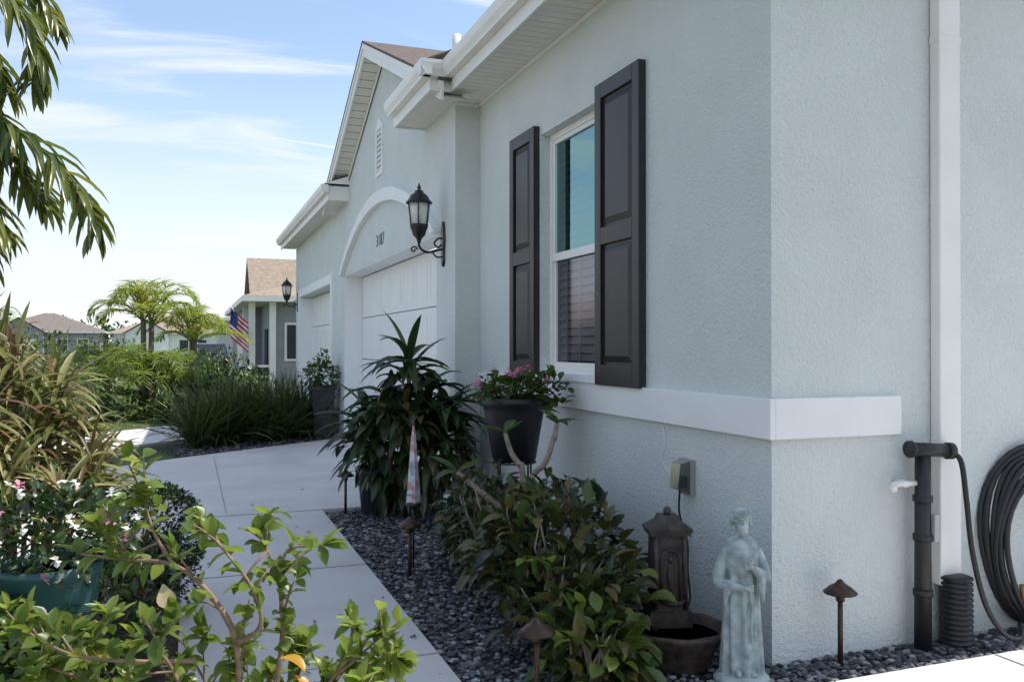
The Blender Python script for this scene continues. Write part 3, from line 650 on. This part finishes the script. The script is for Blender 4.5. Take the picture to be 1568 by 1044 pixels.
F=[[(-1.38,4.40,2.3),(-1.2,4.33,2.56),(-.85,4.20,2.50),(-.60,4.09,2.34),(-.42,4.02,2.12),(-.37,3.99,1.98)],
   [(-1.38,4.40,2.3),(-1.2,4.33,2.5),(-.93,4.25,2.45),(-.72,4.2,2.30),(-.57,4.15,2.10)],
   [(-1.38,4.40,2.3),(-1.2,4.33,2.9),(-.92,4.2,3.06),(-.72,4.10,2.96),(-.60,4.07,2.74),(-.62,4.09,2.60)],
   [(-1.38,4.40,2.3),(-1.25,4.36,2.8),(-1.02,4.3,2.9),(-.82,4.25,2.78),(-.73,4.2,2.58)],
   [(-1.4,4.4,2.3),(-1.25,4.3,2.5),(-1.0,4.15,2.35),(-.80,4.0,2.12),(-.70,3.95,1.95)],
   [(-1.4,4.4,2.3),(-1.2,4.3,2.45),(-.98,4.2,2.25),(-.84,4.1,2.02),(-.78,4.05,1.85)],
   [(-1.4,4.4,2.3),(-1.2,4.4,2.7),(-.98,4.38,2.68),(-.84,4.36,2.55),(-.76,4.34,2.38)],
   [(-1.4,4.4,2.3),(-1.2,4.5,3.0),(-.94,4.55,3.25),(-.70,4.5,3.18),(-.58,4.48,2.98)]]
for f in F: frond(mb,[Vector(p)-o0 for p in f],.26,.028,52,0,2,1.4,.011,.3,6,.8)
for k in range(9):
    a=math.pi*.55+k*.36; h=U(.3,.8)
    dx,dy=math.cos(a),math.sin(a)
    frond(mb,[(0,0,2.3),(dx*.3,dy*.3,2.4+h*.6),(dx*.75,dy*.75,2.4+h*.6),(dx*1.05,dy*1.05,2.2+h*.2)],.30,.024,26,0,2,1.3,.010,.3,6,.5)
mb.obj('fronds',[LP,BROWN,LB],PM)
Bq=empty('flower_planter',(-.53,3.92,0)); mb=MB()
lathe(mb,[(.11,.34),(.14,.345),(.175,.45),(.19,.58),(.20,.60),(.20,.63),(.185,.63),(.175,.58)],(0,0,0),28); lathe(mb,[(.001,.59),(.18,.59)],(0,0,0),16,1)
mb.obj('pot',[potm('pot_teal',(.03,.10,.09)),MULCH],Bq)
mb=MB()
tube(mb,[(.15*math.cos(a*.2618),.15*math.sin(a*.2618),.34) for a in range(25)],.007,6); tube(mb,[(.205*math.cos(a*.2618),.205*math.sin(a*.2618),.45) for a in range(25)],.006,6)
for k in range(4):
    a=k*1.57+.4; tube(mb,catmull([(.205*math.cos(a),.205*math.sin(a),.47),(.16*math.cos(a),.16*math.sin(a),.3),(.2*math.cos(a),.2*math.sin(a),0)]),.008,6)
mb.obj('wire_stand',[BLACK],Bq)
mb=MB(); blob(mb,(0,0,.74),(.30,.28,.19),620,.055,.03,(0,),.5)
for i in range(26):
    v=rdir(.35); v=Vector((v.x,-abs(v.y),v.z)); flower(mb,Vector((v.x*.33,v.y*.32,.75+v.z*.22)),.028,1 if i%6 else 2,5)
mb.obj('flowers',[LD,WHITE,PINK],Bq)
mb=MB(); stemmed(mb,(0,0,.47),(.285,.285,.28),4200,.030,.018,(0,0,0),(0,0,0,2),core=.82,lump=.03,out=1.0)
blob(mb,(0,0,.25),(.26,.26,.24),900,.035,.02,(0,),core=.6)
mb.obj('boxwood_shrub',[LD,BROWN,LM],None,(-.20,5.10,0))
mb=MB(); stemmed(mb,(0,0,.30),(.34,.45,.30),900,.07,.035,(0,0,0),(0,0,0,2,0,0,0,0)); stemmed(mb,(-.4,-.4,.32),(.4,.4,.30),800,.07,.035,(-.4,-.4,0),(0,))
for i in range(8): flower(mb,Vector((U(-.3,.25),U(-.45,.2),U(.35,.6))),.03,3,6)
mb.obj('low_shrub',[LD,BROWN,LM,RED],None,(-.42,4.25,0))
mb=MB(); stemmed(mb,(0,0,.25),(.8,.6,.32),1300,.08,.04,(0,0,0),(0,0,2)); mb.obj('low_shrub',[LD,BROWN,LM],None,(-1.1,3.6,0))
# hibiscus in front (plant-local frame)
HB=empty('hibiscus_shrub',(.062,2.326,0),math.radians(-20.5)); mb=MB()
def brn(P,r,n,L=.062,tipn=6,sub=3):
    Q=catmull(P,6); N=len(Q)-1
    tube(mb,Q,[r*(1-.72*i/N)*(1+.15*(i%3==0)) for i in range(N+1)],7,1)
    for i in range(n):
        t=.25+.75*R()**.7; x=t*N; a=min(int(x),N-1); p=Q[a].lerp(Q[a+1],x-a); d=(Q[a+1]-Q[a]).normalized()
        leaf(mb,p,d*.5+rdir(.25),L*U(.6,1.15),L*U(.42,.6),0 if R()>.03 else 2,U(.1,.8),.22,'oval',.8,5)
    for k in range(tipn):
        leaf(mb,Q[-1],(Q[-1]-Q[-3]).normalized()*.8+rdir(.35),L*U(.7,1.2),L*U(.45,.6),0,U(.1,.6),.22,'oval',.6,5)
    for k in range(sub):
        x=U(.3,.9)*N; a=min(int(x),N-1); p=Q[a]; d=(rdir(.5)*.8+(Q[a+1]-Q[a]).normalized()*.5).normalized()
        e_=p+d*U(.07,.16); tube(mb,[p,p.lerp(e_,.5)+UP*.008,e_],[.0035,.0028,.0015],5,1)
        for j in range(6): leaf(mb,p.lerp(e_,U(.4,1)),d*.5+rdir(.3),L*U(.6,1.1),L*U(.42,.58),0,U(.1,.7),.22,'oval',.7,5)
px=.001667
def pt(u,v,b_=0): return ((u-330)*px,b_,1.5-(v-530)*px)
root=(.03,0,0)
brn([root,(.05,0,.45),pt(365,995),pt(320,915,.02),pt(255,872,.05),pt(170,868,.08),pt(95,862,.1)],.011,20)
brn([pt(360,985),pt(405,950,-.03),pt(392,890,-.04),pt(350,838,-.03),pt(320,815,0)],.007,18)
brn([root,(.12,.05,.5),pt(425,985,.05),pt(422,900,.05),pt(432,850,.06),pt(485,845,.08)],.009,26)
brn([pt(300,1010),pt(220,1000,-.05),pt(140,985,-.08),pt(75,945,-.1),pt(45,915,-.1)],.006,22)
brn([root,(.2,.0,.45),pt(500,1050),pt(545,1010,.02),pt(585,975,.03)],.008,22)
brn([pt(255,872,.05),pt(225,830,.06),pt(205,790,.08),pt(200,770,.08)],.005,14)
brn([pt(190,869,.07),pt(150,850,.1),pt(110,820,.12)],.004,12)
brn([pt(545,1010,.02),pt(580,1020,0),pt(610,1000,-.02)],.004,16)
brn([root,(0,-.1,.5),pt(300,1010,-.12),pt(280,960,-.14),pt(300,920,-.14)],.006,14)
brn([pt(422,900,.05),pt(400,860,.08),pt(375,830,.1)],.004,12)
brn([root,(-.2,0,.4),pt(160,1060),pt(60,1020,.02),pt(10,985,.05)],.007,22)
for i in range(28):
    u=U(-20,600); v=U(985,1070); b_=U(-.12,.30)
    brn([root,((u-330)*px*.5,b_*.5,.4),pt(u,v+60,b_),pt(u+U(-20,20),v,b_)],.005,18,.06,5,2)
leaf(mb,pt(445,985,-.1),(.8,-.2,.15),.075,.042,3,.9,.35,'oval',.2,6); leaf(mb,pt(470,1005,-.12),(.6,-.3,-.4),.055,.035,3,.6,.3,'oval',.5,6)
leaf(mb,pt(262,885,-.05),(.2,-.2,-.8),.06,.05,4,.3,.3,'obov',.2,6); leaf(mb,pt(-5,980,-.1),(.4,-.3,-.8),.08,.06,4,.3,.3,'obov',.2,6)
mb.obj('branches_and_leaves',[LB,pm('twig',(.25,.16,.11),.7,.3,40),LY,leafmat('leaf_orange',[(.42,.30,.03),(.50,.26,.03)],.3),leafmat('leaf_cream',[(.5,.42,.25),(.42,.36,.2)],.35)],HB)
mb=MB()
for i in range(34):
    x,y=(U(.0,1.1),U(3,9)) if i%2 else (U(1.15,2.4),U(2.8,7.5))
    leaf(mb,(x,y,.037 if i%2 else .045),(U(-1,1),U(-1,1),.1),U(.03,.055),U(.015,.025),0,.1,.3,'oval',.4,4)
mb.obj('fallen_leaves',[leafmat('leaf_dry',[(.16,.09,.04),(.28,.18,.07),(.12,.08,.05)],.1,.8)])
# ------------------------------------------------------------------ middle distance
def ypalm(name,x,y,h,sc,nf=15,mat=LPY,ntr=3,W=.03,nl=20,emin=.15,hang=.5):
    E=empty(name,(x,y,0)); mb=MB()
    for t in range(ntr):
        bx,by=(0,0) if ntr==1 else (U(-.25,.25),U(-.25,.25)); hh=h*U(.85,1)
        tube(mb,catmull([(bx*.4,by*.4,0),(bx*.8,by*.8,hh*.5),(bx,by,hh)],5),[.08,.08,.07,.075,.065,.07,.065,.06,.06,.06,.06],8,1)
        for k in range(nf):
            a=k*2.4+U(-.2,.2); e_=emin+(1.35-emin)*(k+R())/nf; L=sc*U(.8,1.2)
            dx,dy=math.cos(a),math.sin(a)
            c=math.cos(e_); s=math.sin(e_)
            frond(mb,[(bx,by,hh-.1),(bx+dx*L*.35*c,by+dy*L*.35*c,hh+L*.42*s),(bx+dx*L*.72*c,by+dy*L*.72*c,hh+L*.68*s),(bx+dx*L*(c*.9+.15),by+dy*L*(c*.9+.15),hh+L*(.72*s-.06)),(bx+dx*L*(c*.95+.3),by+dy*L*(c*.95+.3),hh+L*(.62*s-.22))],.30*sc,W,nl,0,2,hang,.016,.5,4,.1)
    mb.obj('fronds',[mat,BROWN,LPY],E)
ypalm('palm_tree',-.95,22.0,2.25,1.25,13,LPY,2,.032,24,.15); ypalm('palm_tree',.0,23.2,1.85,1.05,12,LPY,2,.032,22,.15)
ypalm('areca_palm',-.75,19.8,.75,1.0,16,LB,3)
ypalm('pygmy_palm',-1.9,22,.9,.9,14,LB,2); ypalm('pygmy_palm',-2.4,17.5,.6,.9,14,LM,2)
def bush(name,x,y,r,n,L,mats,mm):
    mb=MB(); blob(mb,(0,0,r[2]*.8),r,n,L,L*.45,mm,core=.55); mb.obj(name,mats,None,(x,y,0))
for (x,y,r) in ((-.3,19.6,(.6,.6,.45)),(.55,19.3,(.6,.7,.5)),(1.2,20.6,(.7,.8,.6)),(-1.3,19.2,(.6,.5,.35)),(.6,22.5,(.9,.9,.6)),(1.4,24.5,(.7,.9,.45)),(-2.2,20.5,(.8,.8,.5)),(-.4,18.4,(.4,.4,.3)),(.9,27,(.9,1,.8))):
    bush('round_shrub',x,y,r,650,.13,[LM,LD,LB],(0,1,1,2))
for (x,y,r) in ((-3.2,17.5,(1,1,.7)),(-3.6,23,(1.2,1.2,.9)),(-5,27,(1.4,1.4,1.0)),(-2.5,30,(1.6,1.6,.9)),(.0,33,(1.2,1.6,.75)),(-5.5,36,(2,2,1.2)),(-9.5,44,(2.2,3,1.3)),(-4,48,(2.2,2,1.2)),(-3.1,11.6,(.5,.5,.6))):
    bush('hedge_shrub',x,y,r,800,.17,[LM,LD,LB],(0,0,1,2))
mb=MB()
for i in range(60):
    x=U(-70,12); y=U(116,122)
    blob(mb,(x,y,2.0),(2.6,1.5,U(1.6,3.2)),110,.8,.45,(0,1))
mb.obj('distant_trees',[LM,LD])
ypalm('palm_tree',-11.5,62,3.2,1.6,12,LP,1); ypalm('palm_tree',-15,70,3.8,1.8,12,LP,1)
# ------------------------------------------------------------------ neighbouring houses
GREY=pm('siding_grey',(.30,.30,.33),.8,.06,3); TAN=pm('roof_tan',(.33,.26,.20),.9,.2,8,.5,30,.01); CREAM=pm('stucco_cream',(.55,.52,.47),.85,.05,3)
def hiproof(mb,x0,x1,y0,y1,z,h,m,along='y',gable=False):
    w=min(x1-x0,y1-y0)/2; cx=(x0+x1)/2; cy=(y0+y1)/2; k=0.001 if gable else 1
    if along=='y': a,b_=(cx,y0+w*k,z+h),(cx,y1-w*k,z+h)
    else: a,b_=(x0+w*k,cy,z+h),(x1-w*k,cy,z+h)
    v=[(x0,y0,z),(x1,y0,z),(x1,y1,z),(x0,y1,z),a,b_]
    f=[(0,1,4),(1,2,5,4),(2,3,5),(3,0,4,5)] if along=='y' else [(0,1,5,4),(1,2,5),(2,3,4,5),(3,0,4)]
    mb.add(v,f+[(0,3,2,1)],m)
NH=empty('grey_house'); mb=MB()
box(mb,2.55,14,30.0,44,0,3.1,0); box(mb,2.0,2.55,34,44,0,3.1,0)
hiproof(mb,1.6,15,29.4,44.6,3.16,2.0,1); box(mb,1.6,15,29.4,44.6,2.98,3.155,2)
mb.add([(2.1,30.6,3.3),(2.1,33.6,3.3),(2.1,32.1,4.5),(7,32.1,4.5),(7,30.6,3.3),(7,33.6,3.3)],[(0,2,1)],3)
mb.add([(1.9,30.3,3.2),(1.9,32.1,4.65),(8,32.1,4.65),(8,30.3,3.2)],[(0,1,2,3)],1); mb.add([(1.9,33.9,3.2),(1.9,32.1,4.65),(8,32.1,4.65),(8,33.9,3.2)],[(0,1,2,3)],1)
for x,y in ((1.85,30.0),(1.85,33.6),(2.5,29.75)): box(mb,x,x+.20,y,y+.20,0,2.98,2)
box(mb,2.1,2.49,29.9,29.94,.45,.5,2)
for i in range(5): box(mb,1.87,1.91,30.5+i*.6,30.54+i*.6,.1,.85,2)
box(mb,1.86,1.92,30.2,33.6,.86,.92,2); box(mb,1.9,2.5,29.80,29.86,.80,.88,2)
box(mb,3.0,4.1,29.96,29.998,1.0,2.3,2); box(mb,3.08,4.02,29.94,29.959,1.08,2.22,4)
box(mb,2.5,2.549,31,32,0,2.1,4); box(mb,1.96,1.999,35,40,0,2.3,2)
mb.obj('building',[GREY,TAN,METALW,CREAM,GDARK],NH)
def house(x,y,w,d,mat,roof):
    E=empty('distant_house',(x,y,0)); mb=MB()
    box(mb,0,w,0,d,0,3,0); hiproof(mb,-.5,w+.5,-.5,d+.5,3.05,2.1,1,'x' if w>d else 'y'); box(mb,-.5,w+.5,-.5,d+.5,2.9,3.045,2)
    gx=w*.12; gw=w*.4
    box(mb,gx,gx+gw,-1.2,-.001,0,3,0)
    mb.add([(gx-.3,-1.5,2.95),(gx+gw/2,-1.5,4.5),(gx+gw/2,3,4.5),(gx-.3,3,2.95)],[(0,1,2,3)],1); mb.add([(gx+gw+.3,-1.5,2.95),(gx+gw/2,-1.5,4.5),(gx+gw/2,3,4.5),(gx+gw+.3,3,2.95)],[(0,1,2,3)],1)
    mb.add([(gx,-1.2,3),(gx+gw,-1.2,3),(gx+gw/2,-1.2,4.35)],[(0,1,2)],0)
    box(mb,gx+.4,gx+gw-.4,-1.23,-1.201,0,2.3,2)
    for q in (.62,.8): box(mb,w*q,w*q+1.1,-.03,-.001,.9,2.3,2); box(mb,w*q+.08,w*q+1.02,-.05,-.031,.98,2.22,3)
    mb.obj('building',[mat,roof,METALW,GDARK],E)
RB=pm('roof_greybrown',(.20,.17,.15),.9,.2,5)
for i,x in enumerate((-75,-60,-46,-33,-20,-8,5)): house(x,98+(i%3)*4,11,10,(CREAM,GREY,STUCCO)[i%3],(RB,TAN)[i%2])
house(2.2,50,11,13,CREAM,TAN); house(1.8,66,11,10,STUCCO,RB)
house(-27,30,10,12,CREAM,RB); house(-27,48,10,12,GREY,TAN); house(-27,64,10,12,STUCCO,RB)
FL=empty('american_flag',(1.86,30.0,0)); mb=MB()
tube(mb,[(0,-.02,1.9),(-.60,-.35,2.80)],.016,6); mb.obj('pole',[METALW],FL)
mb=MB(); nx,nz=10,13
for i in range(nx):
    for j in range(nz):
        def q(a,b_):
            t=a/nx; return (-.62+t*.55+.02*math.sin(b_*.6), -.33+.09*math.sin(t*12+b_*.2), 2.78-t*.50-(b_/nz)*1.0)
        m_=2 if (j<7 and i<4) else (0 if j%2==0 else 1)
        mb.add([q(i,j),q(i+1,j),q(i+1,j+1),q(i,j+1)],[(0,1,2,3)],m_)
mb.obj('cloth',[pm('flag_red',(.50,.03,.05),.8),pm('flag_white',(.75,.75,.75),.8),pm('flag_blue',(.03,.05,.18),.8)],FL)
CR=empty('parked_car',(.9,47.0,0)); mb=MB()
prof=[(-2.2,.35),(-2.25,.8),(-2.1,1.02),(-1.75,1.1),(-1.2,1.62),(.6,1.66),(1.25,1.12),(2.1,.98),(2.28,.75),(2.25,.35)]
n=len(prof)
v=[(y,-.88+(.12 if z>1.2 else 0),z) for y,z in prof]+[(y,.88-(.12 if z>1.2 else 0),z) for y,z in prof]
v=[(b_,a,c) for a,b_,c in v]
mb.add(v,[tuple(range(n)),tuple(range(n,2*n))[::-1]]+[(i,(i+1)%n,n+(i+1)%n,n+i) for i in range(n)],0)
mb.add([(-.7,-1.78,1.14),(.7,-1.78,1.14),(.64,-1.26,1.57),(-.64,-1.26,1.57)],[(0,1,2,3)],1)
for s in (-1,1):
    mb.add([(s*.885,-1.5,1.14),(s*.885,1.05,1.14),(s*.80,.5,1.56),(s*.80,-1.1,1.56)],[(0,1,2,3)],1)
    for y in (-1.4,1.4): tube(mb,[(s*.70,y,.33),(s*.92,y,.33)],.33,18,2); tube(mb,[(s*.921,y,.33),(s*.93,y,.33)],.18,12,3)
    box(mb,s*.78-.1,s*.78+.1,-2.27,-2.24,.75,.9,4)
mb.obj('body',[pm('car_paint_blue',(.02,.03,.07),.25,spec=.7),GDARK,PLASTB,METALW,pm('tail_lamp',(.3,.02,.02),.3)],CR)
# ------------------------------------------------------------------ world, sun, camera
EL=math.radians(57); AZ=math.radians(-5)
w=bpy.data.worlds.new('World'); SC.world=w; w.use_nodes=True; nt=w.node_tree; N=nt.nodes; l=nt.links
bg=N['Background']; bg.inputs['Strength'].default_value=.15
sky=N.new('ShaderNodeTexSky'); sky.sky_type='NISHITA'; sky.sun_disc=False; sky.sun_elevation=EL; sky.sun_rotation=math.radians(95); sky.dust_density=.6; sky.air_density=1.0
def mathn(op,a,b_=None,clamp=False):
    n=N.new('ShaderNodeMath'); n.operation=op; n.use_clamp=clamp
    for i,x in enumerate((a,b_)):
        if x is None: continue
        if isinstance(x,(int,float)): n.inputs[i].default_value=x
        else: l.new(x,n.inputs[i])
    return n.outputs[0]
def mrange(x,a,b_,c,d,sm=False):
    n=N.new('ShaderNodeMapRange'); n.inputs['From Min'].default_value=a; n.inputs['From Max'].default_value=b_; n.inputs['To Min'].default_value=c; n.inputs['To Max'].default_value=d
    if sm: n.interpolation_type='SMOOTHSTEP'
    l.new(x,n.inputs['Value']); return n.outputs[0]
tc=N.new('ShaderNodeTexCoord'); sx=N.new('ShaderNodeSeparateXYZ'); l.new(tc.outputs['Generated'],sx.inputs[0])
zz=mathn('MAXIMUM',sx.outputs[2],0.0); za=mathn('ADD',zz,.15)
PX=mathn('DIVIDE',sx.outputs[0],za); PYn=mathn('DIVIDE',sx.outputs[1],za)
cb=N.new('ShaderNodeCombineXYZ'); l.new(PX,cb.inputs[0]); l.new(PYn,cb.inputs[1])
def cloud(scale,sx_,sy_,rot,loc,det,dis,lo,hi):
    mp=N.new('ShaderNodeMapping'); mp.inputs['Scale'].default_value=(sx_,sy_,1); mp.inputs['Rotation'].default_value=(0,0,rot); mp.inputs['Location'].default_value=loc; l.new(cb.outputs[0],mp.inputs[0])
    no=N.new('ShaderNodeTexNoise'); no.inputs['Scale'].default_value=scale; no.inputs['Detail'].default_value=det; no.inputs['Roughness'].default_value=.55; no.inputs['Distortion'].default_value=dis
    l.new(mp.outputs[0],no.inputs['Vector']); return mrange(no.outputs['Fac'],lo,hi,0,1,True)
c1=cloud(1.5,.6,2.0,.12,(1.3,.4,0),9,.7,.43,.66); c2=cloud(1.0,.6,.8,-.2,(4.2,2.1,0),4,.3,.36,.58)
wisps=mathn('MULTIPLY',mathn('MULTIPLY',c1,.85),mathn('ADD',mathn('MULTIPLY',c2,.75),.25))
ln=mathn('ABSOLUTE',mathn('SUBTRACT',mathn('SUBTRACT',PYn,mathn('MULTIPLY',PX,.146)),2.5425))
ct=mathn('MULTIPLY',mrange(ln,0,.016,.55,0,True),mathn('MULTIPLY',mrange(PX,-.35,.25,0,1,True),mrange(PX,.40,.50,1,0,True)))
base=mathn('ADD',mathn('MAXIMUM',wisps,ct),.16,True)
hz=mrange(zz,0,.34,.85,0,True)
fac=mathn('ADD',mathn('MULTIPLY',base,mathn('SUBTRACT',1.0,hz)),hz,True)
hs=N.new('ShaderNodeHueSaturation'); hs.inputs['Saturation'].default_value=1.08; hs.inputs['Value'].default_value=1.5; l.new(sky.outputs[0],hs.inputs['Color'])
mx=N.new('ShaderNodeMix'); mx.data_type='RGBA'; l.new(fac,mx.inputs[0]); l.new(hs.outputs[0],mx.inputs[6]); mx.inputs[7].default_value=(6.5,6.8,7.0,1)
l.new(mx.outputs[2],bg.inputs['Color'])
sd=bpy.data.lights.new('sun','SUN'); sd.energy=5.0; sd.angle=math.radians(.5); sd.color=(1,.94,.85)
so=bpy.data.objects.new('sun',sd); SC.collection.objects.link(so)
d=Vector((math.cos(EL)*math.cos(AZ),math.cos(EL)*math.sin(AZ),math.sin(EL))); so.rotation_euler=d.to_track_quat('Z','Y').to_euler(); so.location=(0,0,20)
cd=bpy.data.cameras.new('camera'); cd.lens=30.3; cd.clip_end=1000; cd.clip_start=.05
co=bpy.data.objects.new('camera',cd); SC.collection.objects.link(co); co.location=(0,0,1.5); co.rotation_euler=(math.radians(90.35),0,math.radians(-20.5)); SC.camera=co
SC.view_settings.view_transform='Standard'; SC.view_settings.look='None'; SC.view_settings.exposure=0
print('verts',sum(len(o.data.vertices) for o in SC.objects if o.type=='MESH'))
